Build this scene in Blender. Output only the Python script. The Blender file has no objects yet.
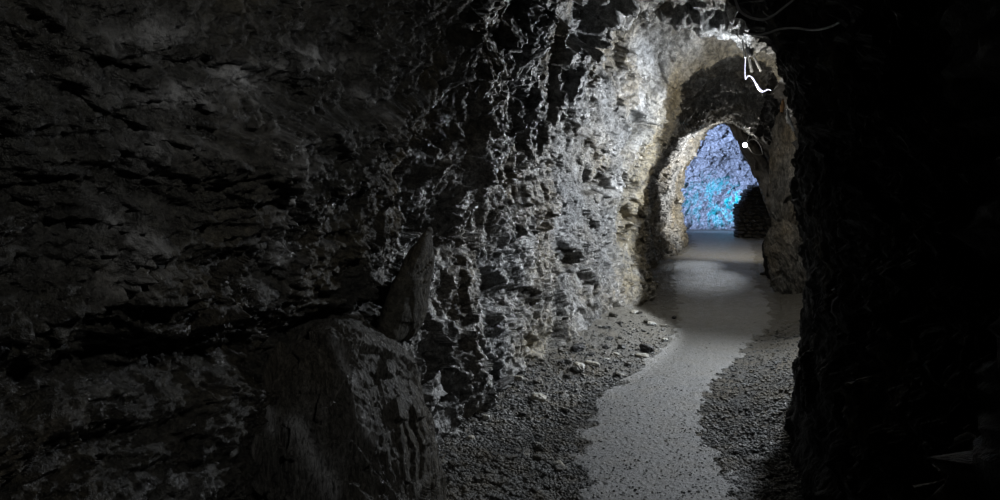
import bpy, math, random
import numpy as np
from mathutils import Vector, Matrix

# ------------------------------------------------------------------ basics
sc = bpy.context.scene
COL = sc.collection
F, CX, HY, EYE = 700.0, 500.0, 170.0, 1.6       # focal length (px), principal column, horizon row, eye height
RNG = np.random.default_rng(7)
random.seed(7)

def at(px, py, Y):
    """a point of the place, Y metres ahead of the camera, that is seen at that pixel"""
    return Vector(((px - CX) / F * Y, Y, EYE + (HY - py) / F * Y))

def tag(o, label=None, cat=None, group=None, kind=None):
    if label: o['label'] = label
    if cat: o['category'] = cat
    if group: o['group'] = group
    if kind: o['kind'] = kind
    return o

def link(o, parent=None):
    COL.objects.link(o)
    if parent is not None: o.parent = parent
    return o

def empty(name, loc=(0, 0, 0), rot=(0, 0, 0)):
    o = bpy.data.objects.new(name, None)
    o.location = loc; o.rotation_euler = rot
    o.empty_display_size = .1
    return link(o)

# ------------------------------------------------------------------ noise (vectorised)
def _hash(ix, iy, iz, seed):
    h = (ix.astype(np.int64) * 374761393 + iy.astype(np.int64) * 668265263 + iz.astype(np.int64) * 2147483647 + seed * 974634777) & 0xFFFFFFFF
    h = ((h ^ (h >> 13)) * 1274126177) & 0xFFFFFFFF
    h = ((h ^ (h >> 16)) * 2246822519) & 0xFFFFFFFF
    return (h ^ (h >> 15)) & 0xFFFFFFFF

def vnoise(p, seed=0):
    """smooth noise in about -1..1 at the points p (n,3)"""
    i = np.floor(p).astype(np.int64); f = (p - i).astype(np.float32)
    u = f * f * f * (f * (f * 6 - 15) + 10)
    out = np.zeros(len(p), np.float32)
    for dx in (0, 1):
        wx = u[:, 0] if dx else 1 - u[:, 0]
        for dy in (0, 1):
            wy = u[:, 1] if dy else 1 - u[:, 1]
            for dz in (0, 1):
                wz = u[:, 2] if dz else 1 - u[:, 2]
                h = _hash(i[:, 0] + dx, i[:, 1] + dy, i[:, 2] + dz, seed)
                gx = ((h & 1023) / 511.5 - 1).astype(np.float32)
                gy = (((h >> 10) & 1023) / 511.5 - 1).astype(np.float32)
                gz = (((h >> 20) & 1023) / 511.5 - 1).astype(np.float32)
                out += wx * wy * wz * (gx * (f[:, 0] - dx) + gy * (f[:, 1] - dy) + gz * (f[:, 2] - dz))
    return out * 1.6

def fbm(p, o=4, seed=0, gain=.5):
    a, s, t = 1.0, 0.0, 0
    for k in range(o):
        t = t + a * vnoise(p * (2.03 ** k) + 17.3 * k, seed + k); s += a; a *= gain
    return t / s

def ridged(p, o=3, seed=0, gain=.5):
    a, s, t = 1.0, 0.0, 0
    for k in range(o):
        t = t + a * (1 - np.abs(vnoise(p * (2.07 ** k) + 9.1 * k, seed + k)) * 2); s += a; a *= gain
    return t / s

def facets(p, seed=0, tilt=1.0):
    """broken stone: every cell is a tilted plane of its own"""
    i = np.floor(p).astype(np.int64)
    best = np.full(len(p), 9e9, np.float32); val = np.zeros(len(p), np.float32)
    for dx in (-1, 0, 1):
        for dy in (-1, 0, 1):
            for dz in (-1, 0, 1):
                jx, jy, jz = i[:, 0] + dx, i[:, 1] + dy, i[:, 2] + dz
                h = _hash(jx, jy, jz, seed)
                cx = jx + (h & 1023) / 1023; cy = jy + ((h >> 10) & 1023) / 1023; cz = jz + ((h >> 20) & 1023) / 1023
                ex, ey, ez = p[:, 0] - cx, p[:, 1] - cy, p[:, 2] - cz
                d = (ex * ex + ey * ey + ez * ez).astype(np.float32)
                g = _hash(jx, jy, jz, seed + 77)
                nx = (g & 1023) / 511.5 - 1; ny = ((g >> 10) & 1023) / 511.5 - 1; nz = ((g >> 20) & 1023) / 511.5 - 1
                v = (ex * nx + ey * ny + ez * nz) * tilt + (((g >> 5) & 255) / 255 - .5) * .7
                m = d < best
                best = np.where(m, d, best); val = np.where(m, v.astype(np.float32), val)
    return val

def warp(p, amp, freq, seed):
    q = p.copy()
    for k in range(3):
        q[:, k] += amp * vnoise(p * freq + 31.7 * k, seed + k)
    return q

def smooth(a, b, x):
    t = np.clip((x - a) / (b - a), 0, 1); return t * t * (3 - 2 * t)

def rot_basis(v, az, dip):
    """coordinates of v along strike, across and through beds"""
    R = (Matrix.Rotation(dip, 3, 'Y') @ Matrix.Rotation(az, 3, 'Z'))
    return (v @ np.array(R).T).astype(np.float64)

def project(P):
    Y = np.maximum(P[:, 1], .2)
    return CX + F * P[:, 0] / Y, HY - F * (P[:, 2] - EYE) / Y

def polydist(px, py, pts):
    """distance in px to a polyline and the signed side of its nearest segment"""
    best = np.full(len(px), 1e9); side = np.zeros(len(px))
    for (ax, ay), (bx, by) in zip(pts[:-1], pts[1:]):
        dx, dy = bx - ax, by - ay; L = dx * dx + dy * dy
        t = np.clip(((px - ax) * dx + (py - ay) * dy) / L, 0, 1)
        ex, ey = px - ax - t * dx, py - ay - t * dy
        d = np.hypot(ex, ey); s = np.sign(dx * ey - dy * ex)
        m = d < best; best = np.where(m, d, best); side = np.where(m, s, side)
    return best, side

# ------------------------------------------------------------------ mesh builders
def grid_mesh(name, V, nr, nc, mats, attrs=None, flip=False, parent=None, smooth_shade=True):
    V = np.asarray(V, np.float32).reshape(-1, 3)
    me = bpy.data.meshes.new(name)
    me.vertices.add(len(V)); me.vertices.foreach_set('co', V.ravel())
    r, c = np.meshgrid(np.arange(nr - 1), np.arange(nc - 1), indexing='ij')
    a = (r * nc + c).ravel()
    q = np.stack([a, a + 1, a + nc + 1, a + nc] if not flip else [a, a + nc, a + nc + 1, a + 1], 1).astype(np.int32)
    me.loops.add(q.size); me.loops.foreach_set('vertex_index', q.ravel())
    me.polygons.add(len(q)); me.polygons.foreach_set('loop_start', np.arange(len(q), dtype=np.int32) * 4)
    me.polygons.foreach_set('use_smooth', np.full(len(q), smooth_shade))
    me.update(calc_edges=True)
    for k, v in (attrs or {}).items():
        at_ = me.attributes.new(k, 'FLOAT', 'POINT'); at_.data.foreach_set('value', np.asarray(v, np.float32).ravel())
    me.materials.append(mats)
    o = bpy.data.objects.new(name, me)
    return link(o, parent)

class MB:
    def __init__(s): s.v, s.f = [], []
    def add(s, vs, fs):
        n = len(s.v); s.v += [tuple(v) for v in vs]; s.f += [tuple(i + n for i in f) for f in fs]
    def box(s, c, d, R=None):
        vs = [Vector((x * d[0] / 2, y * d[1] / 2, z * d[2] / 2)) for x in (-1, 1) for y in (-1, 1) for z in (-1, 1)]
        if R is not None: vs = [R @ v for v in vs]
        s.add([v + Vector(c) for v in vs], [(0, 1, 3, 2), (4, 6, 7, 5), (0, 4, 5, 1), (2, 3, 7, 6), (0, 2, 6, 4), (1, 5, 7, 3)])
    def tube(s, pts, r, n=8):
        pts = [Vector(p) for p in pts]; rs = r if isinstance(r, (list, tuple)) else [r] * len(pts)
        vs, fs, up = [], [], None
        for i, p in enumerate(pts):
            t = (pts[min(i + 1, len(pts) - 1)] - pts[max(i - 1, 0)]).normalized()
            if up is None: up = t.orthogonal().normalized()
            up = (up - t * up.dot(t)).normalized(); b = t.cross(up)
            for k in range(n):
                a = 2 * math.pi * k / n
                vs.append(p + (up * math.cos(a) + b * math.sin(a)) * rs[i])
        for i in range(len(pts) - 1):
            for k in range(n):
                fs.append((i * n + k, i * n + (k + 1) % n, (i + 1) * n + (k + 1) % n, (i + 1) * n + k))
        fs.append(tuple(range(n))[::-1]); fs.append(tuple((len(pts) - 1) * n + k for k in range(n)))
        s.add(vs, fs)
    def build(s, name, mat, parent=None, smooth_=False, bevel=0):
        me = bpy.data.meshes.new(name); me.from_pydata(s.v, [], s.f); me.update()
        me.materials.append(mat)
        if smooth_: me.polygons.foreach_set('use_smooth', [True] * len(me.polygons))
        o = link(bpy.data.objects.new(name, me), parent)
        if bevel:
            m = o.modifiers.new('bevel', 'BEVEL'); m.width = bevel; m.segments = 2
        return o

def spline(pts, n=12):
    """Catmull-Rom through pts"""
    pts = [Vector(p) for p in pts]; out = []
    for i in range(len(pts) - 1):
        a = pts[max(i - 1, 0)]; b = pts[i]; c = pts[i + 1]; d = pts[min(i + 2, len(pts) - 1)]
        for k in range(n):
            t = k / n
            out.append(.5 * ((2 * b) + (c - a) * t + (2 * a - 5 * b + 4 * c - d) * t * t + (3 * b - a - 3 * c + d) * t ** 3))
    out.append(pts[-1]); return out

# ------------------------------------------------------------------ materials
def nodes_of(name):
    m = bpy.data.materials.new(name); m.use_nodes = True
    nt = m.node_tree; nt.nodes.clear()
    out = nt.nodes.new('ShaderNodeOutputMaterial'); b = nt.nodes.new('ShaderNodeBsdfPrincipled')
    nt.links.new(b.outputs[0], out.inputs[0])
    return m, nt, b

def N(nt, t, **kw):
    n = nt.nodes.new(t)
    for k, v in kw.items():
        if hasattr(n, k): setattr(n, k, v)
        else: n.inputs[k.replace('_', ' ')].default_value = v
    return n

def ramp(nt, stops, fac):
    r = nt.nodes.new('ShaderNodeValToRGB'); e = r.color_ramp.elements
    while len(e) < len(stops): e.new(.5)
    for k, (p, c) in enumerate(stops):
        e[k].position = p; e[k].color = (*c, 1) if len(c) == 3 else c
    nt.links.new(fac, r.inputs[0]); return r.outputs[0]

def mix(nt, fac, a, b, mode='MIX'):
    m = nt.nodes.new('ShaderNodeMix'); m.data_type = 'RGBA'; m.blend_type = mode
    for i, v in ((0, fac), (6, a), (7, b)):
        if hasattr(v, 'is_output') or hasattr(v, 'links'): nt.links.new(v, m.inputs[i])
        elif isinstance(v, (int, float)): m.inputs[i].default_value = v
        else: m.inputs[i].default_value = (*v, 1)
    return m.outputs[2]

def rock_material(name, dark, mid, light, rough=(.35, .8), bump=.5, scale=1.0, stretch=(1, 1, 1), rot=(0, 0, 0), attrs=True, spec=.5,
                  ochre=(.30, .24, .12), pale=(.58, .59, .60), blotch=0.35, drift=.8, speck=.5):
    m, nt, b = nodes_of(name); L = nt.links
    tc = N(nt, 'ShaderNodeTexCoord'); mp = N(nt, 'ShaderNodeMapping')
    mp.inputs['Scale'].default_value = stretch; mp.inputs['Rotation'].default_value = rot
    L.new(tc.outputs['Object'], mp.inputs[0]); V = mp.outputs[0]
    n1 = N(nt, 'ShaderNodeTexNoise', Scale=3.2 * scale, Detail=8, Roughness=.65, Distortion=.6); L.new(V, n1.inputs[0])
    n2 = N(nt, 'ShaderNodeTexNoise', Scale=19 * scale, Detail=6, Roughness=.7, Distortion=.3); L.new(V, n2.inputs[0])
    n3 = N(nt, 'ShaderNodeTexNoise', Scale=75 * scale, Detail=4, Roughness=.7); L.new(V, n3.inputs[0])
    vo = N(nt, 'ShaderNodeTexVoronoi', Scale=11 * scale); vo.feature = 'F1'; L.new(V, vo.inputs[0])
    c = ramp(nt, [(.3, dark), (.5, mid), (.7, light)], n1.outputs[0])
    c2 = ramp(nt, [(.35, tuple(x * .45 for x in mid)), (.65, tuple(min(1, x * 1.7) for x in mid))], n2.outputs[0])
    col = mix(nt, blotch, c, c2)
    sp = mix(nt, .45, n3.outputs[0], n2.outputs[0])
    col = mix(nt, speck, col, ramp(nt, [(.40, (.12, .12, .12)), (.5, (.8, .8, .8)), (.60, (1.9, 1.9, 1.9))], sp), 'MULTIPLY')
    # bluish / brown mineral drift
    n4 = N(nt, 'ShaderNodeTexNoise', Scale=1.3 * scale, Detail=3); L.new(tc.outputs['Object'], n4.inputs[0])
    tint = ramp(nt, [(.35, (1.16, 1.0, .74)), (.5, (1, 1, 1)), (.65, (.9, .97, 1.08))], n4.outputs[0])
    col = mix(nt, drift, col, tint, 'MULTIPLY')
    if attrs:
        a = N(nt, 'ShaderNodeAttribute', attribute_name='slate_shade')
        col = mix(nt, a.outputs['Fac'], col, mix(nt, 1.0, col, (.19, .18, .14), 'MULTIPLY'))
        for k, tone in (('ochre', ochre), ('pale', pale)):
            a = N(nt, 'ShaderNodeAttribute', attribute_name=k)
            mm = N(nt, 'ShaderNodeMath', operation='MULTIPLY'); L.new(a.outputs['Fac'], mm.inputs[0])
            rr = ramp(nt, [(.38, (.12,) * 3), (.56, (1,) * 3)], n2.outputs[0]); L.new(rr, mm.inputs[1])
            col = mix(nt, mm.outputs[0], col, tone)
        a = N(nt, 'ShaderNodeAttribute', attribute_name='sand')
        col = mix(nt, a.outputs['Fac'], col, mix(nt, .5, (.20, .188, .155), c2))
    L.new(col, b.inputs['Base Color'])
    rg = N(nt, 'ShaderNodeMapRange', ); rg.inputs[1].default_value = .35; rg.inputs[2].default_value = .65
    rg.inputs[3].default_value = rough[0]; rg.inputs[4].default_value = rough[1]
    L.new(n1.outputs[0], rg.inputs[0]); L.new(rg.outputs[0], b.inputs['Roughness'])
    b.inputs['Specular IOR Level'].default_value = spec
    h = N(nt, 'ShaderNodeMath', operation='MULTIPLY_ADD'); L.new(n3.outputs[0], h.inputs[0]); h.inputs[1].default_value = .35
    L.new(n2.outputs[0], h.inputs[2])
    h2 = N(nt, 'ShaderNodeMath', operation='MULTIPLY_ADD'); L.new(vo.outputs['Distance'], h2.inputs[0]); h2.inputs[1].default_value = .5
    L.new(h.outputs[0], h2.inputs[2])
    bp = N(nt, 'ShaderNodeBump', Strength=bump, Distance=.03 / scale ** .5); L.new(h2.outputs[0], bp.inputs['Height'])
    L.new(bp.outputs[0], b.inputs['Normal'])
    return m

def plain(name, col, rough=.5, metal=0, emit=None, estr=0):
    m, nt, b = nodes_of(name)
    n = N(nt, 'ShaderNodeTexNoise', Scale=40, Detail=3)
    tc = N(nt, 'ShaderNodeTexCoord'); nt.links.new(tc.outputs['Object'], n.inputs[0])
    c = ramp(nt, [(.3, tuple(x * .75 for x in col)), (.7, tuple(min(1, x * 1.15) for x in col))], n.outputs[0])
    nt.links.new(c, b.inputs['Base Color'])
    b.inputs['Roughness'].default_value = rough; b.inputs['Metallic'].default_value = metal
    if emit:
        b.inputs['Emission Color'].default_value = (*emit, 1); b.inputs['Emission Strength'].default_value = estr
    return m

M = {}
M['rock'] = rock_material('cave_rock', (.035, .035, .032), (.13, .128, .12), (.34, .34, .33), rough=(.22, .6), bump=1.0, spec=.7, blotch=.55, speck=.8)
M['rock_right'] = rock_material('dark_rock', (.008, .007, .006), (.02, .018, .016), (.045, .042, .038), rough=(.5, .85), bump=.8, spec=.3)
M['rock_far'] = rock_material('chamber_rock', (.06, .06, .06), (.30, .30, .30), (.6, .6, .6), rough=(.3, .7), bump=1.0, scale=.9, attrs=False, blotch=.85, drift=.1)
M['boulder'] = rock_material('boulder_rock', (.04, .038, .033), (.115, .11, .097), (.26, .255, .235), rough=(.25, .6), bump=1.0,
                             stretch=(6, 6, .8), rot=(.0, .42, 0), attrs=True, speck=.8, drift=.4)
M['slab'] = rock_material('brown_slab', (.03, .027, .02), (.055, .048, .034), (.085, .077, .056), rough=(.55, .85), bump=.5, attrs=False)
M['jag'] = rock_material('jagged_rock', (.035, .033, .028), (.17, .155, .13), (.36, .33, .28), rough=(.4, .7), bump=1.0, stretch=(2.4, 1, .6), rot=(0, .45, 0), speck=.8, attrs=False)
M['dirt'] = rock_material('gravel_ground', (.025, .024, .021), (.07, .066, .058), (.15, .142, .125), rough=(.5, .85), bump=.9, scale=3)
M['path'] = rock_material('trodden_path', (.16, .16, .155), (.205, .205, .20), (.25, .25, .245), rough=(.42, .65), bump=.6, scale=4, blotch=.3, drift=.15, speck=.35)
M['stone'] = rock_material('loose_stone_grey', (.03, .03, .028), (.09, .088, .08), (.2, .2, .19), rough=(.35, .7), bump=.6, scale=4, attrs=False)
M['stone_pale'] = rock_material('loose_stone_pale', (.18, .18, .165), (.30, .30, .28), (.44, .44, .41), rough=(.4, .7), bump=.4, scale=4, attrs=False)
M['stone_dark'] = rock_material('loose_stone_dark', (.008, .008, .008), (.02, .02, .02), (.05, .05, .05), rough=(.4, .7), bump=.6, scale=4, attrs=False)
M['drystone'] = rock_material('stacked_stone', (.012, .010, .008), (.04, .034, .026), (.08, .07, .052), rough=(.5, .8), bump=.8, scale=2, attrs=False)
M['cable'] = plain('cable_rubber', (.50, .50, .50), .38)
M['metal'] = plain('galvanised_steel', (.30, .30, .29), .4, .3)
M['thin_wire'] = plain('thin_wire', (.10, .10, .10), .5)
M['blackmetal'] = plain('black_housing', (.02, .02, .02), .4)
M['glow'] = plain('light_rope_on', (.9, .9, .95), .4, 0, (.72, .72, 1.0), 2.6)
M['glow2'] = plain('lamp_glass_on', (.9, .9, .95), .4, 0, (.9, .95, 1.0), 30)
M['wood'] = plain('orange_timber', (.50, .27, .12), .7)

# ------------------------------------------------------------------ tunnel stations: at Y, the X of left wall at heights 0,.5,1,1.5,2,top-.22
ST = [
 (-1.2, [-2.0, -2.1, -2.1, -2.0, -1.7, -1.3], (-.4, 2.75), [.75, .8, .8, .75, .6, .3]),
 (1.0,  [-1.50, -1.50, -1.52, -1.42, -1.2, -.9], (0, 2.8), [.90, .94, .97, .92, .8, .6]),
 (2.0,  [-1.08, -1.08, -1.14, -1.0, -.82, -.5], (.4, 2.85), [1.12, 1.17, 1.19, 1.17, 1.05, .85]),
 (3.0,  [-.80, -.78, -.80, -.68, -.52, -.2], (.65, 2.95), [1.42, 1.48, 1.50, 1.46, 1.38, 1.07]),
 (3.7,  [-.50, -.50, -.49, -.42, -.32, -.05], (.95, 3.0), [1.58, 1.64, 1.66, 1.64, 1.60, 1.28]),
 (4.8,  [-.08, -.12, -.16, -.16, -.05, .2], (1.25, 3.05), [2.15, 2.2, 2.25, 2.2, 2.12, 1.72]),
 (6.0,  [.48, .38, .31, .36, .5, .8], (1.8, 3.1), [3.0, 3.1, 3.15, 3.1, 2.9, 2.5]),
 (7.2,  [1.10, .94, .88, .95, 1.15, 1.45], (2.3, 3.1), [3.5, 3.6, 3.6, 3.5, 3.3, 2.9]),
 (8.3,  [1.66, 1.46, 1.41, 1.54, 1.76, 2.14], (2.85, 2.80), [4.0, 3.9, 3.85, 3.7, 3.55, 3.35]),
 (8.62, [1.86, 1.76, 1.72, 1.80, 2.02, 2.35], (2.98, 3.08), [4.2, 4.2, 4.1, 4.0, 3.8, 3.45]),
 (10.0, [2.10, 2.02, 2.02, 2.12, 2.35, 2.6], (3.35, 2.92), [4.6, 4.6, 4.5, 4.4, 4.2, 3.8]),
 (12.0, [2.75, 2.58, 2.58, 2.68, 2.88, 3.10], (3.78, 2.46), [5.3, 5.3, 5.2, 5.0, 4.8, 4.4]),
 (13.2, [3.3, 3.13, 3.1, 3.22, 3.47, 3.70], (4.25, 2.53), [5.75, 5.65, 5.5, 5.3, 5.0, 4.7]),
 (14.8, [3.96, 3.82, 3.77, 3.86, 4.12, 4.33], (4.70, 2.60), [6.00, 5.85, 5.72, 5.42, 5.1, 5.0]),
]
def st_profile(s):
    Y, L, (cx, cz), R = s
    H = [-.12, .5, 1.0, 1.5, 2.0, cz - .2]
    if H[5] < 2.12: H[4] = H[5] - .12
    P = [(x, z) for x, z in zip(L, H)] + [(cx, cz)] + [(x, z) for x, z in zip(R, H)][::-1]
    return np.array(P)          # 13 x 2
SP = np.array([st_profile(s) for s in ST]); SY = np.array([s[0] for s in ST])

def interp_rows(y):
    """monotone-ish cubic (Hermite) between stations"""
    k = np.clip(np.searchsorted(SY, y) - 1, 0, len(SY) - 2)
    h = SY[k + 1] - SY[k]; t = (y - SY[k]) / h
    D = np.zeros_like(SP)
    for i in range(len(SY)):
        a, c = max(i - 1, 0), min(i + 1, len(SY) - 1)
        D[i] = (SP[c] - SP[a]) / (SY[c] - SY[a])
    t = t[:, None, None]; h = h[:, None, None]
    return ((2 * t**3 - 3 * t**2 + 1) * SP[k] + (t**3 - 2 * t**2 + t) * h * D[k] + (-2 * t**3 + 3 * t**2) * SP[k + 1] + (t**3 - t**2) * h * D[k + 1])

def interp_profile(P, u):
    """P (rows,13,2), u in 0..12 -> (rows,len(u),2) Catmull-Rom"""
    k = np.clip(np.floor(u).astype(int), 0, 11); t = (u - k)[None, :, None]
    g = lambda i: P[:, np.clip(i, 0, 12), :]
    a, b, c, d = g(k - 1), g(k), g(k + 1), g(k + 2)
    return .5 * (2 * b + (c - a) * t + (2 * a - 5 * b + 4 * c - d) * t**2 + (3 * b - a - 3 * c + d) * t**3)

def steps(segs):
    out = []
    for a, b, d in segs: out += list(np.arange(a, b - 1e-6, d))
    return np.array(out + [segs[-1][1]])
rows = steps([(-1.2, 1.3, .06), (1.3, 3.4, .006), (3.4, 5.2, .008), (5.2, 8.9, .012), (8.9, 12, .03), (12, 14.8, .018)])
uu = np.concatenate([np.linspace(0, 5, 430), np.linspace(5, 7, 130)[1:], np.linspace(7, 12, 150)[1:]])
cuts = (0, 429, 558, 707)
XZ = interp_profile(interp_rows(rows), uu)
nr, nc = len(rows), len(uu)
P = np.empty((nr, nc, 3)); P[..., 0] = XZ[..., 0]; P[..., 2] = XZ[..., 1]; P[..., 1] = rows[:, None]
# normals towards the inside
du = np.gradient(P, axis=1); dv = np.gradient(P, axis=0)
Nn = np.cross(du, dv); Nn /= np.linalg.norm(Nn, axis=2, keepdims=True) + 1e-9
cen = np.stack([np.mean(P[:, :, 0], 1), rows, np.full(nr, 1.4)], 1)[:, None, :]
if np.sum((cen - P) * Nn) < 0: Nn = -Nn
p = P.reshape(-1, 3); n_ = Nn.reshape(-1, 3)
px, py = project(p)
U = np.tile(uu, nr); Yv = p[:, 1]
left = 1 - smooth(6.0, 7.0, U)

# --- broad and fine relief of the rock
bed = rot_basis(p, .5, .42)
w = warp(p, .16, 1.7, 5)
near = 1 - smooth(3.3, 3.9, Yv)                 # the dark bedded wall beside the camera
wb = warp(bed, .10, 2.2, 11)
wv = warp(p, .07, 4.0, 61)
D = .10 * fbm(p * 1.15, 3, 1)
D += .085 * facets(w * 1.9, 3) * (1 - .3 * near)
D += .060 * facets(warp(p, .06, 4, 21) * 4.6, 8) * (1 - .45 * near)
D += .032 * facets(warp(p, .03, 8, 25) * 11, 9) * (1 - .5 * near)
D += near * (.020 * ridged(wb * np.array([5, 5, 24.]), 4, 33) + .018 * facets(wb * np.array([7, 7, 16.]), 43) + .085 * ridged(wb * np.array([.9, .9, 4.5]), 4, 31) + .03 * facets(wb * np.array([2.0, 2.0, 7.0]), 41))
drape = smooth(3.5, 4.0, Yv) * (1 - smooth(5.6, 7.0, Yv))
D += drape * (.03 * ridged(wv * np.array([9, 9, 1.7]), 3, 51) + .016 * ridged(wv * np.array([22, 22, 4.]), 3, 53))
D += .016 * ridged(wv * np.array([16, 16, 9.]), 3, 71) + .010 * facets(p * 26, 73) + .010 * ridged(p * 45, 2, 75)

def band(pts, wd, amp, lo=-99, hi=99):
    d, _ = polydist(px, py, pts); m = (Yv > lo) & (Yv < hi) & (U < 6.6)
    return np.where(m, amp * np.exp(-(d / wd) ** 2), 0)
def pit(x, y, r, amp, lo=-99, hi=99, asp=1.0):
    d = np.hypot((px - x) + 9 * vnoise(p * 6, 90) , (py - y) / asp + 9 * vnoise(p * 6, 91)) / r; m = (Yv > lo) & (Yv < hi) & (U < 7)
    return np.where(m, amp * (1 - smooth(.7, 1.1, d)), 0)

# rib seen edge-on, and the recess behind it
D += band([(560, -40), (520, 20), (485, 70), (466, 120), (452, 190), (447, 260), (450, 330), (462, 400)], 20, .16, 3.3, 5.5)
d, s = polydist(px, py, [(790, 50), (742, 40), (700, 32), (655, 26), (626, 36), (600, 62), (575, 90), (545, 130), (526, 168), (520, 190)])
d = d + 3 * vnoise(p * 9, 95); up = smooth(215, 150, py)
D += np.where((Yv > 3.6) & (Yv < 9) & (U < 7), up * (-.38 * smooth(-3, 5, d * -s) * np.exp(-np.maximum(d - 6, 0) / (24 + 45 * smooth(90, 30, py))) + .05 * np.exp(-(np.maximum(d * s, 0) / 12) ** 2) * (s > 0)), 0)
D += np.where(U > 4.7, -.20 * smooth(4.7, 5.3, U) * (1 - smooth(7.0, 7.08, Yv + .25 * vnoise(p * 3.1, 96) + .08 * vnoise(p * 11, 97))) * smooth(4.6, 5.4, Yv), 0)
# shadowed hollow between the near bedded wall and the rib
D += band([(430, 90), (418, 130), (412, 190), (414, 240)], 20, -.16, 2.0, 4.2)
# overhanging edge of the near wall
d, s = polydist(px, py, [(480, -40), (460, 5), (440, 42), (405, 84), (350, 107), (260, 112)])
D += np.where((Yv < 3.9) & (U < 6.6) & (px < 520), .10 * smooth(-8, 4, d * -s) * np.exp(-np.maximum(d - 10, 0) / 90), 0)
# undercut ledge above the low boulders
d, s = polydist(px, py, [(-50, 385), (60, 352), (150, 352), (230, 345), (290, 325), (345, 303), (385, 282), (432, 238)])
ledge = (Yv < 3.9) & (U < 6.6)
D += np.where(ledge, -.07 * np.exp(-(np.maximum(d * s, d * -s * .45) / 6) ** 2) * (.45 + .55 * smooth(240, 330, px)), 0)
D += np.where(ledge & (s > 0), .05 * smooth(8, 60, d), 0)
D += pit(590, 30, 30, -.32, 4.5, 9, .9) + pit(622, 8, 18, -.25, 4.5, 9)
D += pit(374, 292, 18, -.22, 1.5, 3.9, .8)
# the swelling upper slope of the near wall
D += pit(250, 215, 170, .05, -9, 3.6, .8)
# holes and hollows broken into the lit wall
for a in [(484, 284, 15, -.14), (486, 322, 14, .07), (504, 296, 10, -.09), (627, 186, 9, -.13), (600, 184, 12, -.14), (634, 123, 11, -.15),
          (606, 248, 6, -.12), (628, 214, 10, -.16), (621, 234, 7, -.14), (480, 374, 17, -.16), (566, 262, 10, -.06), (690, 58, 9, -.08),
          (655, 85, 10, -.10), (585, 130, 9, -.07), (540, 236, 9, -.07), (525, 345, 10, -.07), (660, 175, 8, -.1), (672, 210, 6, -.1)]:
    D += pit(*a, 3.6, 14)
# worn rims of the two arches stand proud
def rim(Y0, wd, amp): return amp * np.exp(-((Yv - Y0) / wd) ** 2)
D += (U < 7.4) * (rim(8.25, .22, .05) + rim(14.7, .3, .03))
D *= 1 - .55 * smooth(12, 12.6, Yv) * (U > 5)      # keep the far opening clear
edge = smooth(0, .5, U) * smooth(0, .5, 12 - U)
D *= .35 + .65 * edge
D = np.where(U > 7.5, D * (1 - .4 * smooth(2.6, 3.2, Yv) * (1 - smooth(4.2, 5, Yv))), D)

ochre = .22 * smooth(.05, .45, fbm(p * 1.6, 3, 101)) * near
ochre = np.maximum(ochre, smooth(7.7, 8.4, Yv + .3 * fbm(p * 2, 2, 103)) * (1 - smooth(8.6, 9.0, Yv)) * (U < 7) * .5)
ochre = np.maximum(ochre, smooth(13.6, 14.6, Yv) * (U < 6.5) * .3)
ochre = np.maximum(ochre, .6 * np.exp(-(np.hypot(px - 535, py - 345) / 26) ** 2) * (Yv > 4) * (Yv < 8))
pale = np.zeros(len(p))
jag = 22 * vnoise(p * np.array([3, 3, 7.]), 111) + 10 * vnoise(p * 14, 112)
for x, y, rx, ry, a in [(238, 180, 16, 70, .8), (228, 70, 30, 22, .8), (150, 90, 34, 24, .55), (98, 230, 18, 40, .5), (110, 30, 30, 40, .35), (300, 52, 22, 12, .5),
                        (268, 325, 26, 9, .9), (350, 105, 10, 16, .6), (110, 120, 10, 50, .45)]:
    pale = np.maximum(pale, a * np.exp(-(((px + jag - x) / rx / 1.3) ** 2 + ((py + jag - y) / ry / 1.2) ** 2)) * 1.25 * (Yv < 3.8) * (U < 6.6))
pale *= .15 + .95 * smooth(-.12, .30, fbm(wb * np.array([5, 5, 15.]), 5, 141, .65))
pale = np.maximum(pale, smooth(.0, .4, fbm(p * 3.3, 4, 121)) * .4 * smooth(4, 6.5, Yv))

slate_shade = near * np.clip(.95 - .9 * smooth(.05, .5, fbm(wb * np.array([1.6, 1.6, 5]), 7, 131, .62)), 0, 1)
slate_shade = np.maximum(slate_shade, .8 * (1 - smooth(3.7, 4.3, Yv)) * (U < 6.6) * (py < 250)).reshape(nr, nc)  # dark colour also stands for shade in the hollow before the rib
Pd = (p + n_ * D[:, None]).reshape(nr, nc, 3)
ochre = ochre.reshape(nr, nc); pale = pale.reshape(nr, nc)
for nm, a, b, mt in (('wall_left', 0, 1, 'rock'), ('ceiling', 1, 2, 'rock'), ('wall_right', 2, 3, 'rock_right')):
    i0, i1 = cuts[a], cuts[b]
    o = grid_mesh(nm, Pd[:, i0:i1 + 1].copy(), nr, i1 - i0 + 1, M[mt], {'ochre': ochre[:, i0:i1 + 1], 'pale': pale[:, i0:i1 + 1], 'slate_shade': slate_shade[:, i0:i1 + 1]})
    tag(o, kind='structure')

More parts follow.
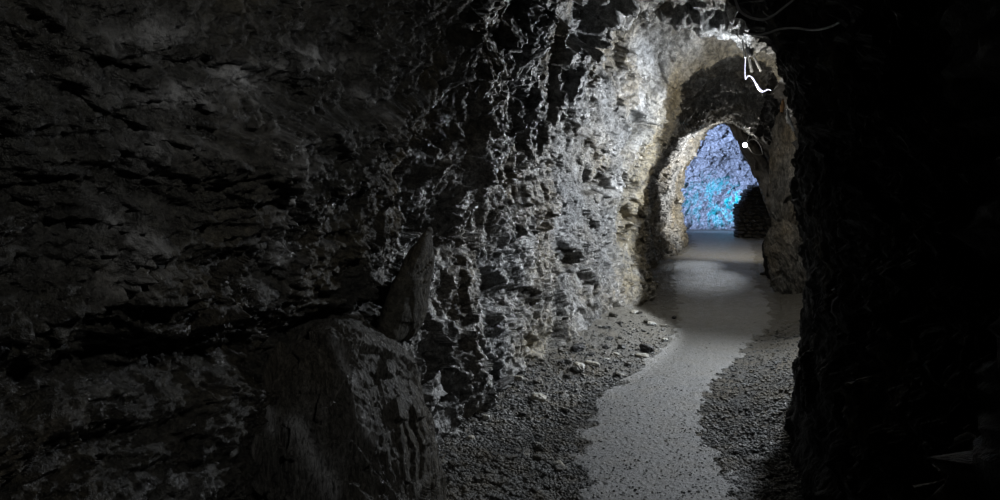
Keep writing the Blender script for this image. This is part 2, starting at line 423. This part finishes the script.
# ------------------------------------------------------------------ far chamber, a domed room behind the second arch
th = np.linspace(-.12, math.pi + .12, 560); ph = np.linspace(0, math.pi / 2, 300)
TH, PH = np.meshgrid(th, ph, indexing='ij')
rad = np.cos(PH) ** .55
C = np.stack([5.1 - 2.9 * np.cos(TH) * rad, 14.95 + 4.0 * np.sin(TH) * rad, -.12 + 4.2 * np.sin(PH)], -1).reshape(-1, 3)
cn = np.array([5.1, 15.5, 1.4]) - C; cn /= np.linalg.norm(cn, axis=1, keepdims=True)
w = warp(C, .15, 1.8, 201)
Dc = .22 * fbm(C * .9, 3, 202) + .16 * facets(w * 1.5, 203) + .13 * facets(warp(C, .05, 4, 205) * 3.6, 204) + .07 * facets(C * 7.0, 206) + .04 * facets(C * 13, 207)
o = grid_mesh('wall_back', C + cn * Dc[:, None], len(th), len(ph), M['rock_far'])
tag(o, kind='structure')
# rock face around the chamber side of the second arch
A = np.array([(x, z) for x, z in SP[-1]]); 
uf = np.linspace(0, 12, 160); inner = interp_profile(SP[-1:], uf)[0]
ang = np.linspace(0, 1, 24)
cc = np.array([5.0, .6]); dirs = inner - cc; dirs /= np.linalg.norm(dirs, axis=1, keepdims=True)
FV = np.empty((160, 24, 3))
for k, t in enumerate(ang):
    q = inner + dirs * (t * 3.2); FV[:, k, 0] = q[:, 0]; FV[:, k, 2] = q[:, 1]; FV[:, k, 1] = 14.84 + .1 * t
fv = FV.reshape(-1, 3); fv[:, 1] += .08 * facets(fv * 2.5, 210) * np.tile(smooth(0, .2, ang), 160)
tag(grid_mesh('wall_front', fv, 160, 24, M['rock_far']), kind='structure')

# ------------------------------------------------------------------ ground
def lerp_tab(y, tab): return np.interp(y, [t[0] for t in tab], [t[1] for t in tab])
def ypix(py): return EYE * F / (py - HY)
def edge_tab(pix): return sorted([(ypix(b), (a - CX) / F * ypix(b)) for a, b in pix])
PL = edge_tab([(560, 620), (572, 540), (578, 500), (574, 450), (580, 422), (600, 396), (634, 366), (668, 340), (676, 322), (672, 300), (668, 280), (672, 258), (694, 246), (690, 236), (683, 233)])
PR = edge_tab([(780, 640), (765, 540), (748, 500), (732, 470), (712, 440), (706, 415), (708, 398), (722, 375), (748, 350), (772, 328), (775, 310), (764, 290), (756, 270), (758, 255), (752, 244), (742, 236), (740, 233)])
gy = steps([(-1.2, 2.6, .08), (2.6, 6, .010), (6, 10, .022), (10, 19.5, .07)])
gx = np.linspace(0, 1, 520)
xl = lerp_tab(gy, [(s[0], s[1][0] - .3) for s in ST] + [(15.2, 2.0), (19.5, 2.0)])
xr = lerp_tab(gy, [(s[0], s[3][0] + .35) for s in ST] + [(15.2, 8.2), (19.5, 8.2)])
G = np.empty((len(gy), len(gx), 3)); G[..., 1] = gy[:, None]; G[..., 0] = xl[:, None] + (xr - xl)[:, None] * gx[None, :]; G[..., 2] = 0
g = G.reshape(-1, 3)
def ground_z(g):
    y = g[:, 1]; pl, pr = lerp_tab(y, PL), lerp_tab(y, PR)
    out = np.maximum(np.maximum(pl - g[:, 0], g[:, 0] - pr), 0)
    rise = np.where(g[:, 0] < pl, .10, .16) * smooth(0, .9, out) * (1 - smooth(9, 12, y))
    offp = smooth(0, .12, out)
    return rise + offp * (.035 * fbm(g * 2.5, 3, 301) + .011 * facets(g * 14, 302) * (.4 + .6 * offp)) + .012 * fbm(g * 3, 3, 303)
g[:, 2] = ground_z(g)
g[:, 2] += .004 * fbm(g * 40, 2, 305)
def sandy(g): return smooth(4.8, 7.8, g[:, 1] + .5 * fbm(g * 1.5, 3, 307))
tag(grid_mesh('floor', g, len(gy), len(gx), M['dirt'], {'sand': sandy(g)}), kind='structure')
# trodden path, a thin sheet of packed grit on the ground with a ragged edge
ty = steps([(1.0, 2.6, .05), (2.6, 6.5, .010), (6.5, 10, .02), (10, 18.2, .06)]); tx = np.linspace(0, 1, 260)
T = np.empty((len(ty), len(tx), 3)); T[..., 1] = ty[:, None]
plx, prx = lerp_tab(ty, PL), lerp_tab(ty, PR)
yy = np.stack([ty * 5, ty * 0, ty * 0], 1)
plx = plx + .09 * fbm(yy, 4, 311) - .05; prx = prx + .07 * fbm(yy + 40, 4, 312) + .05
T[..., 0] = plx[:, None] + (prx - plx)[:, None] * tx[None, :]; T[..., 2] = 0
t3 = T.reshape(-1, 3); e = np.tile(np.minimum(tx, 1 - tx), len(ty)) * np.repeat(prx - plx, len(tx))
rag = e + .18 * fbm(t3 * 6, 4, 313)
t3[:, 2] = ground_z(t3) + .010 + .004 * fbm(t3 * 30, 2, 314) + .003 * facets(t3 * 40, 315) - .05 * (1 - smooth(.0, .12, rag))
path = grid_mesh('path', t3, len(ty), len(tx), M['path'], {'sand': sandy(t3)}); tag(path, kind='structure')

# ------------------------------------------------------------------ lumps of rock (own shapes)
def lump(name, center, radii, mat, seed=0, n=90, sq=2.6, relief=.1, freq=3.0, aniso=(1, 1, 1), rotz=0, shear=(0, 0), taper=0, parent=None, fine=.012, attrs=False, fib=0, tilt=0):
    v = np.linspace(.0, math.pi, n); u = np.linspace(0, 2 * math.pi, n * 2 - 1)
    Vv, Uu = np.meshgrid(v, u, indexing='ij')
    x, y, z = np.sin(Vv) * np.cos(Uu), np.sin(Vv) * np.sin(Uu), np.cos(Vv)
    r = (np.abs(x) ** sq + np.abs(y) ** sq + np.abs(z) ** sq) ** (-1 / sq)
    q = np.stack([x * r, y * r, z * r], -1).reshape(-1, 3); nn = np.stack([x, y, z], -1).reshape(-1, 3)
    q *= np.array(radii); k = 1 - taper * (q[:, 2] / radii[2] + 1) / 2
    q[:, 0] *= k; q[:, 1] *= k
    q[:, 0] += shear[0] * q[:, 2]; q[:, 1] += shear[1] * q[:, 2]
    s = q + seed * 3.7
    a = np.array(aniso)
    Dl = relief * (facets(warp(s, .08, 3, seed) * freq * a, seed + 1) + .5 * facets(s * freq * 2.7 * a, seed + 2) + .5 * fbm(s * freq * .6 * a, 3, seed + 3))
    if fib: Dl = Dl + fib * ridged(warp(s, .04, 5, seed) * np.array([34, 34, 4.2]), 4, seed + 5)
    Dl = Dl + fine * ridged(s * 22 * a, 2, seed + 4)
    pole = np.sin(Vv).ravel(); Dl = Dl * (.3 + .7 * smooth(0, .25, pole))
    # close the seam
    Dl = Dl.reshape(n, -1); Dl[:, -1] = Dl[:, 0]; Dl[0, :] = Dl[0, 0]; Dl[-1, :] = Dl[-1, 0]
    q = q + nn * Dl.reshape(-1, 1)
    at_ = {'ochre': .10 * smooth(.0, .5, fbm(s * 2, 3, seed + 8)), 'pale': .0 * Dl} if attrs else None
    o = grid_mesh(name, q, n, 2 * n - 1, mat, at_, parent=parent, flip=False)
    o.location = center; o.rotation_euler = (tilt, 0, rotz)
    return o

# low boulder beside the camera
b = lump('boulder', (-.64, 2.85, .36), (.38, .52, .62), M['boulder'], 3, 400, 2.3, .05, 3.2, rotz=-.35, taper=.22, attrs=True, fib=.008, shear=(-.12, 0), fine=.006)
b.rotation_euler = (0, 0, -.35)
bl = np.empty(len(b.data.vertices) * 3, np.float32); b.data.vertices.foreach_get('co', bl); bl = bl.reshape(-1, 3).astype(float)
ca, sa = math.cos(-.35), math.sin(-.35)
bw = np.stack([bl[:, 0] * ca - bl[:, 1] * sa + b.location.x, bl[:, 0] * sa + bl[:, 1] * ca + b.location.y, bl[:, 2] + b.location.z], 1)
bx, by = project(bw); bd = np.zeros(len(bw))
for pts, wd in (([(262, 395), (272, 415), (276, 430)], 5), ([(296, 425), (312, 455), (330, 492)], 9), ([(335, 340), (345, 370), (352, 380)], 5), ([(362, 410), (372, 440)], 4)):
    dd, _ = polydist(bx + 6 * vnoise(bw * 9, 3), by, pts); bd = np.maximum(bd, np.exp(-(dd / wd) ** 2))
b.data.attributes['pale'].data.foreach_set('value', bd.astype(np.float32))  # wet highlights painted on as pale streaks
tag(b, 'large grey brown boulder with a fibrous furrowed face, low at the foot of the wall', 'boulder')
s_ = lump('rock_slab', at(412, 285, 3.15), (.085, .20, .26), M['slab'], 9, 120, 2.6, .014, 3.0, rotz=-.4, taper=.72, shear=(.28, .1), fine=.004)
tag(s_, 'smooth brown pointed slab wedged behind the boulder, under the dark crack', 'rock slab')

# jagged rock standing out of the right wall before the second arch
j = lump('wall_outcrop', (3.72, 9.0, .38), (.20, .42, .55), M['jag'], 14, 200, 2.3, .07, 3.0, aniso=(3.2, 1, .8), shear=(.12, 0), taper=.15, fine=.012, tilt=.0)
tag(j, kind='structure')
j.rotation_euler = (0, -.34, 0)
j = lump('wall_outcrop', (3.80, 9.25, 1.55), (.16, .35, .80), M['jag'], 15, 180, 2.4, .06, 3.0, aniso=(2.6, 1, .7), fine=.012)
tag(j, kind='structure')
j = lump('wall_outcrop', (4.10, 10.3, .30), (.20, .4, .62), M['rock_right'], 16, 120, 2.4, .05, 3.0, aniso=(2, 1, 1), shear=(-.1, 0), taper=.4)  # near-black colour stands for the shaded left side of the outcrop
tag(j, kind='structure')
# slanting rock strip, the far right jamb of the second arch
a0, a1 = at(733, 122, 13.6), at(782, 240, 13.6)
mid = (a0 + a1) / 2; L_ = (a1 - a0).length
j = lump('wall_buttress', mid, (.10, .30, L_ / 2 + .1), M['rock_right'], 17, 160, 2.8, .04, 3.0, aniso=(2, 1, 1), fine=.01)
cb = np.empty(len(j.data.vertices) * 3, np.float32); j.data.vertices.foreach_get('co', cb); cb = cb.reshape(-1, 3)
cb[:, 0] += .15 * (1 - (cb[:, 2] / (L_ / 2)) ** 2); j.data.vertices.foreach_set('co', cb.ravel())
j.rotation_euler = (0, math.atan2(a0.x - a1.x, a0.z - a1.z), 0)
tag(j, kind='structure')

# ------------------------------------------------------------------ dry-stone wall of stacked flat stones
dw = empty('dry_stone_wall', (6.0, 16.6, 0))
tag(dw, 'dark dry-stone wall of stacked flat stones in front of the blue lit chamber', 'stone wall')
z = -.02; k = 0
stone_protos = []
def stone_mesh(seed, dims, n=10, relief=.16):
    v = np.linspace(0, math.pi, n); u = np.linspace(0, 2 * math.pi, 2 * n - 1)
    Vv, Uu = np.meshgrid(v, u, indexing='ij')
    x, y, zz = np.sin(Vv) * np.cos(Uu), np.sin(Vv) * np.sin(Uu), np.cos(Vv)
    r = (np.abs(x) ** 4 + np.abs(y) ** 4 + np.abs(zz) ** 4) ** -.25
    q = np.stack([x * r, y * r, zz * r], -1).reshape(-1, 3)
    Dl = relief * (facets(q * 1.1 + seed * 5.1, seed + 1) + .4 * facets(q * 2.3 + seed, seed)); Dl = Dl.reshape(n, -1); Dl[:, -1] = Dl[:, 0]; Dl[0] = Dl[0, 0]; Dl[-1] = Dl[-1, 0]
    q = q * (1 + Dl.reshape(-1, 1)) * np.array(dims) / 2
    me = bpy.data.meshes.new('stone')
    nv = len(q); fs = []
    c = 2 * n - 1
    for i in range(n - 1):
        for jx in range(c - 1):
            a = i * c + jx; fs.append((a, a + c, a + c + 1, a + 1))
    me.from_pydata([tuple(t) for t in q], [], fs); me.update(); return me
for zc_i in range(14):
    h = .088
    zc = h * (zc_i + .5)
    wtop = .40 if zc_i < 9 else .40 - (zc_i - 8) * .055
    xL = -wtop - .02 + (.0 if zc_i < 9 else .03) ; xR = .48
    x = xL + random.uniform(-.02, .02)
    while x < xR - .04:
        wd = random.uniform(.13, .27)
        me = stone_mesh(500 + k, (wd * 1.06, .42, h * 1.16), 9); me.materials.append(M['drystone'])
        o = link(bpy.data.objects.new('stone', me), dw)
        o.location = (x + wd / 2, random.uniform(-.03, .03), zc + random.uniform(-.006, .006)); o.rotation_euler = (random.uniform(-.04, .04), random.uniform(-.05, .05), random.uniform(-.08, .08))
        x += wd; k += 1

# ------------------------------------------------------------------ loose stones along the foot of the left wall
def gz(x, y): return float(ground_z(np.array([[x, y, 0.]]))[0])
def put_stone(px_, py_, size, mat, label, seed, group=None, dims=(1, .75, .5)):
    Y = ypix(py_); X = (px_ - CX) / F * Y
    me = stone_mesh(900 + seed, tuple(size * d for d in dims), 11, .2); me.materials.append(M[mat])
    o = link(bpy.data.objects.new('loose_stone', me))
    o.location = (X, Y, gz(X, Y) + size * dims[2] * .30); o.rotation_euler = (random.uniform(-.3, .3), random.uniform(-.3, .3), random.uniform(0, 6))
    return tag(o, label, 'stone', group)
special = [
 (579, 375, .11, 'stone_pale', 'pale wedge-shaped stone lying in the gravel, brightest near the wall foot'),
 (647, 351, .12, 'stone_dark', 'black rounded stone on the left edge of the path'),
 (642, 357, .11, 'stone_pale', 'pale flat stone just below the black stone at the path edge'),
 (592, 369, .12, 'stone_pale', 'thin pale sliver of rock on the gravel right of the wedge-shaped stone'),
 (577, 358, .11, 'stone_dark', 'dark stone close to the wall foot above the pale wedge-shaped stone'),
 (590, 361, .08, 'stone_dark', 'small dark stone between the wall foot and the pale sliver'),
 (538, 408, .10, 'stone_pale', 'light grey chip on the dark gravel, the one farthest from the wall foot'),
 (503, 400, .20, 'stone_dark', 'large dark flat stone at the bottom of the furrowed rib'),
 (487, 407, .12, 'stone', 'grey stone against the foot of the furrowed rib'),
 (622, 352, .08, 'stone', 'grey stone lying just inside the path bend by the wall foot'),
 (665, 341, .06, 'stone_pale', 'small pale stone alone by the path where the lit wall ends'),
 (763, 275, .09, 'stone_dark', 'dark stone beside the jagged outcrop on the far right'),
]
for i, (a, b_, s0, mt, lb) in enumerate(special):
    put_stone(a, b_, s0, mt, lb, i, dims=(1, .45, .3) if 'sliver' in lb or 'flat' in lb else (1, .75, .55))
cnt = 0
while cnt < 120:
    py_ = random.uniform(318, 495); Y = ypix(py_)
    bx = lerp_tab(np.array([Y]), [(s[0], s[1][0]) for s in ST])[0] + .03; plx_ = lerp_tab(np.array([Y]), PL)[0]
    if Y < 3.9: bx = -.36
    X = bx + (plx_ - bx) * random.random() ** 1.5
    s0 = random.uniform(.025, .075) * (1.25 if py_ < 400 else 1)
    put_stone(CX + F * X / Y, py_, s0, random.choice(['stone', 'stone', 'stone', 'stone_dark', 'stone_pale']),
              'small loose stone among the gravel between the left wall and the path', 40 + cnt, 'loose stones along the left wall foot', (1, .7, random.uniform(.3, .6)))
    cnt += 1

# fine gravel on both banks, too small and many to count
def gravel(name, count, side, mat, seed):
    rg = np.random.default_rng(seed); base = np.array([(0, 0, 1), (1, 0, 0), (0, 1, 0), (-1, 0, 0), (0, -1, 0), (0, 0, -1)], float)
    fc = [(0, 1, 2), (0, 2, 3), (0, 3, 4), (0, 4, 1), (5, 2, 1), (5, 3, 2), (5, 4, 3), (5, 1, 4)]
    y = ypix(318 + 200 * np.sqrt(rg.random(count))); pl, pr = lerp_tab(y, PL), lerp_tab(y, PR)
    if side < 0:
        b0 = np.where(y < 3.9, -.38, lerp_tab(y, [(s[0], s[1][0]) for s in ST])); x = b0 + (pl - b0) * rg.random(count) + np.abs(rg.normal(0, .07, count))
    elif side > 0:
        b1 = lerp_tab(y, [(s[0], s[3][0]) for s in ST]); x = pr + (b1 - pr) * rg.random(count) - np.abs(rg.normal(0, .06, count))
    else: x = pl + (pr - pl) * rg.random(count)
    q = np.stack([x, y, np.zeros(count)], 1); q[:, 2] = ground_z(q)
    sz = (.005 + .012 * rg.random(count) ** 3) * (1 if side else .45)
    V = base[None] * sz[:, None, None] * rg.uniform(.4, 1.5, (count, 6, 3)) * np.array([1.3, 1, .7]); 
    a = rg.uniform(0, 6.28, count); ca, sa = np.cos(a)[:, None], np.sin(a)[:, None]
    X2 = V[..., 0] * ca - V[..., 1] * sa; Y2 = V[..., 0] * sa + V[..., 1] * ca; V[..., 0] = X2; V[..., 1] = Y2
    V += q[:, None, :] + np.array([0, 0, .004 if side else .013])
    me = bpy.data.meshes.new(name); me.vertices.add(count * 6); me.vertices.foreach_set('co', V.astype(np.float32).ravel())
    fi = (np.array(fc)[None] + (np.arange(count) * 6)[:, None, None]).reshape(-1).astype(np.int32)
    me.loops.add(len(fi)); me.loops.foreach_set('vertex_index', fi); me.polygons.add(len(fi) // 3)
    me.polygons.foreach_set('loop_start', np.arange(len(fi) // 3, dtype=np.int32) * 3); me.update(calc_edges=True); me.materials.append(M[mat])
    return link(bpy.data.objects.new(name, me))
tag(gravel('gravel', 14000, -1, 'stone', 1), 'dark coarse gravel between the left rock wall and the path', 'gravel', kind='stuff')
tag(gravel('gravel', 11000, 1, 'stone', 2), 'dark glittering gravel bank along the right side of the path', 'gravel', kind='stuff')
tag(gravel('grit', 1800, 0, 'stone', 3), 'fine dark grit scattered over the pale trodden path', 'grit', kind='stuff')

# ------------------------------------------------------------------ lamps and cables under the roof
YL = 7.3
def W(pts, Y=YL): return [at(a, b, Y + (c[0] if c else 0)) for a, b, *c in pts]
root = empty('rope_light', at(757, 84, YL))
tag(root, 'short glowing white light rope drooping from the roof below the bracket lamp', 'light rope')
def rel(o, r=None):
    r = r or root
    o.matrix_parent_inverse = Matrix.Translation(-Vector(r.location)); return o
m = MB(); m.tube(spline(W([(745.5, 58), (745, 70), (745.5, 79), (748, 76), (752, 77.5), (756, 84), (759, 89), (763, 91.5), (768, 89.5), (771, 90.5)]), 8), [.003] * 16 + [.004] * 16 + [.006] * 8 + [.010] * 16 + [.005] * 8 + [.0025] * 9)
rel(m.build('glowing_tube', M['glow'], root, True))
m = MB(); m.tube(spline(W([(742, 31), (743, 45), (745.5, 58)]), 6), .011)
rel(m.build('cord', M['cable'], root, True))

lamp = empty('bracket_lamp', at(750, 48, YL + .1))
tag(lamp, 'small dark lamp with a pale conical cap on a splayed metal bracket under the roof', 'lamp')
c0 = at(749.5, 42, YL + .1)
m = MB(); m.tube([at(749.5, 33, YL + .1), at(749.5, 38, YL + .1), at(749.5, 44, YL + .1)], [.006, .026, .042], 14); rel(m.build('lamp_cap', M['metal'], lamp, True), lamp)
m = MB(); m.tube([at(749.5, 44, YL + .1), at(749.5, 49, YL + .1), at(749.8, 54, YL + .1), at(750, 57, YL + .1)], [.040, .044, .036, .02], 14); rel(m.build('housing', M['blackmetal'], lamp, True), lamp)
for a, b2, c1, d1 in ((750.5, 50, 761, 71), (748, 54, 752, 72)):
    m = MB(); e0, e1 = at(a, b2, YL + .1), at(c1, d1, YL + .16)
    m.tube([e0, e0.lerp(e1, .5), e1], [.010, .013, .016], 6); rel(m.build('arm', M['metal'], lamp), lamp)

for nm, pts, r0, lb in (
    ('cable', [(733, -8, .4), (737, 5, 0), (742, 13, 0), (752, 18, 0), (764, 19.5, 0), (774, 15, 0), (783, 8, 0), (792, 1, 0), (802, -8, .1)], .0045, 'slack grey cable sagging across the roof, upper of the two'),
    ('cable', [(741, 30, 0), (748, 33.5, 0), (758, 35, 0), (768, 33, 0), (780, 29, 0), (795, 28, -.2), (812, 30, -.5), (826, 28, -1), (840, 22, -1.5), (856, 8, -2)], .004, 'long grey cable running from the bracket lamp to the right along the roof')):
    m = MB(); P3 = [at(a, b2, 2.6 + c1 * .25) for a, b2, c1 in pts]
    m.tube(spline(P3, 8), r0, 7); tag(m.build(nm, M['cable'], None, True), lb, 'cable')

# splinter of orange timber and pale spike at the roof edge
m = MB(); m.tube([at(781.5, 112, 6.3), at(782.5, 106, 6.3), at(783, 99, 6.3)], [.014, .022, .006], 5)
tag(m.build('wood_splinter', M['wood']), 'short orange brown splinter of timber sticking up at the right roof edge', 'timber')
m = MB(); m.tube(spline([at(787, 109, 6.3), at(788.5, 117, 6.3), at(791, 123, 6.3), at(794, 131, 6.3)], 5), .013, 6)
tag(m.build('wire_end', M['metal'], None, True), 'pale bent wire end hanging at the right roof edge by the timber splinter', 'wire')

# second lamp on the slanting jamb of the far arch
l2 = empty('spot_lamp', at(745, 145, 12.6))
tag(l2, 'tiny bright white spot lamp on the rock above the far arch', 'lamp')
m = MB(); c = at(745, 145, 12.6); m.tube([c + Vector((.02, .10, .03)), c + Vector((.01, .03, .01)), c], [.03, .045, .045], 12); rel(m.build('housing', M['blackmetal'], l2, True), l2)
m = MB(); m.tube([c, c + Vector((0, -.012, 0)), c + Vector((0, -.02, 0))], [.040, .040, .02], 12); rel(m.build('lens', M['glow2'], l2, True), l2)
for pts, lb in (([(745, 144), (749, 148), (753, 153), (759, 155), (766, 153)], 'thin wire looping right from the far spot lamp'),
                ([(747, 142), (750, 134), (755, 128), (754, 120), (757, 114)], 'thin wire rising from the far spot lamp to the roof'),
                ([(746, 143), (752, 139), (757, 141), (761, 147), (763, 155)], 'thin wire arching over to the right of the far spot lamp')):
    m = MB(); m.tube(spline([at(a, b2, 12.45) for a, b2 in pts], 6), .007, 5); tag(m.build('wire', M['thin_wire'], None, True), lb, 'wire')

# ------------------------------------------------------------------ light
def spot(loc, target, power, size, blend, color, radius=.06):
    d = bpy.data.lights.new('spot_light', 'SPOT'); d.energy = power; d.spot_size = math.radians(size); d.spot_blend = blend
    d.color = color; d.shadow_soft_size = radius
    o = bpy.data.objects.new('spot_light', d); o.location = loc
    o.rotation_euler = (Vector(target) - Vector(loc)).to_track_quat('-Z', 'Y').to_euler(); return link(o)
def point(loc, power, color, radius=.06):
    d = bpy.data.lights.new('lamp_light', 'POINT'); d.energy = power; d.color = color; d.shadow_soft_size = radius
    o = bpy.data.objects.new('lamp_light', d); o.location = loc; return link(o)
WHITE = (.89, .94, 1.0)
spot((2.6, 7.34, 2.56), (1.85, 7.3, 2.98), 36, 134, .35, WHITE, .03)
point((2.65, 7.5, 2.30), 30, (1, .96, .88), .03)
spot((3.3, 7.2, 1.7), (1.0, 7.12, 1.55), 520, 91, .18, WHITE, .04)
spot((2.78, 5.8, 2.1), (1.6, 4.7, 0), 330, 112, 1.0, WHITE, .05)  # added light for the path and rib foot, no fixture there
spot((2.78, 5.8, 2.1), (-.8, 2.6, 1.3), 15, 50, .8, WHITE, .03)  # added raking light without a fixture, for highlights on the near wall
spot((4.62, 14.4, 2.25), (3.25, 11.7, 0), 230, 17, 1.0, (.88, .94, 1), .04)
spot((4.62, 14.4, 2.25), (3.08, 10.3, 0), 200, 15, 1.0, (.88, .94, 1), .04)
spot((4.75, 12.7, 1.7), (3.4, 13.7, 1.75), 400, 104, .5, (1, .98, .94), .05)
point((4.33, 12.45, 2.0), 8, (1, .95, .85), .03)
spot((4.33, 12.5, 2.0), (4.5, 13.6, 0), 120, 100, .8, (1, .93, .8), .03)
# blue and cyan lamps of the chamber
spot((3.3, 15.6, 2.3), (5.6, 18.8, 2.5), 1500, 90, .5, (.42, .57, 1.0), .03)
spot((6.55, 17.5, .5), (6.0, 18.8, .75), 220, 62, .8, (.0, .62, 1.0), .05)
# unseen fill light beside the camera, added to brighten the near left wall
spot((.50, 1.0, 2.25), (-1.0, 2.5, 1.1), 21, 100, .8, (1, .98, .94), .04)

spot((.35, .9, 2.45), (1.2, 3.05, 2.25), 2.5, 50, .8, (1, .98, .94), .03)  # weak unseen light added so the cables show

w = bpy.data.worlds.new('world'); sc.world = w; w.use_nodes = True
w.node_tree.nodes['Background'].inputs[0].default_value = (0, 0, 0, 1)

cam = bpy.data.cameras.new('camera'); co = bpy.data.objects.new('camera', cam); link(co)
co.location = (0, 0, EYE); co.rotation_euler = (math.pi / 2, 0, 0)
cam.sensor_width = 36; cam.lens = F / 1000 * 36; cam.shift_y = -(250 - HY) / 1000; cam.clip_start = .02
sc.camera = co
vs = sc.view_settings; vs.view_transform = 'Standard'; vs.look = 'None'; vs.gamma = 1; vs.use_curve_mapping = False; vs.exposure = 0
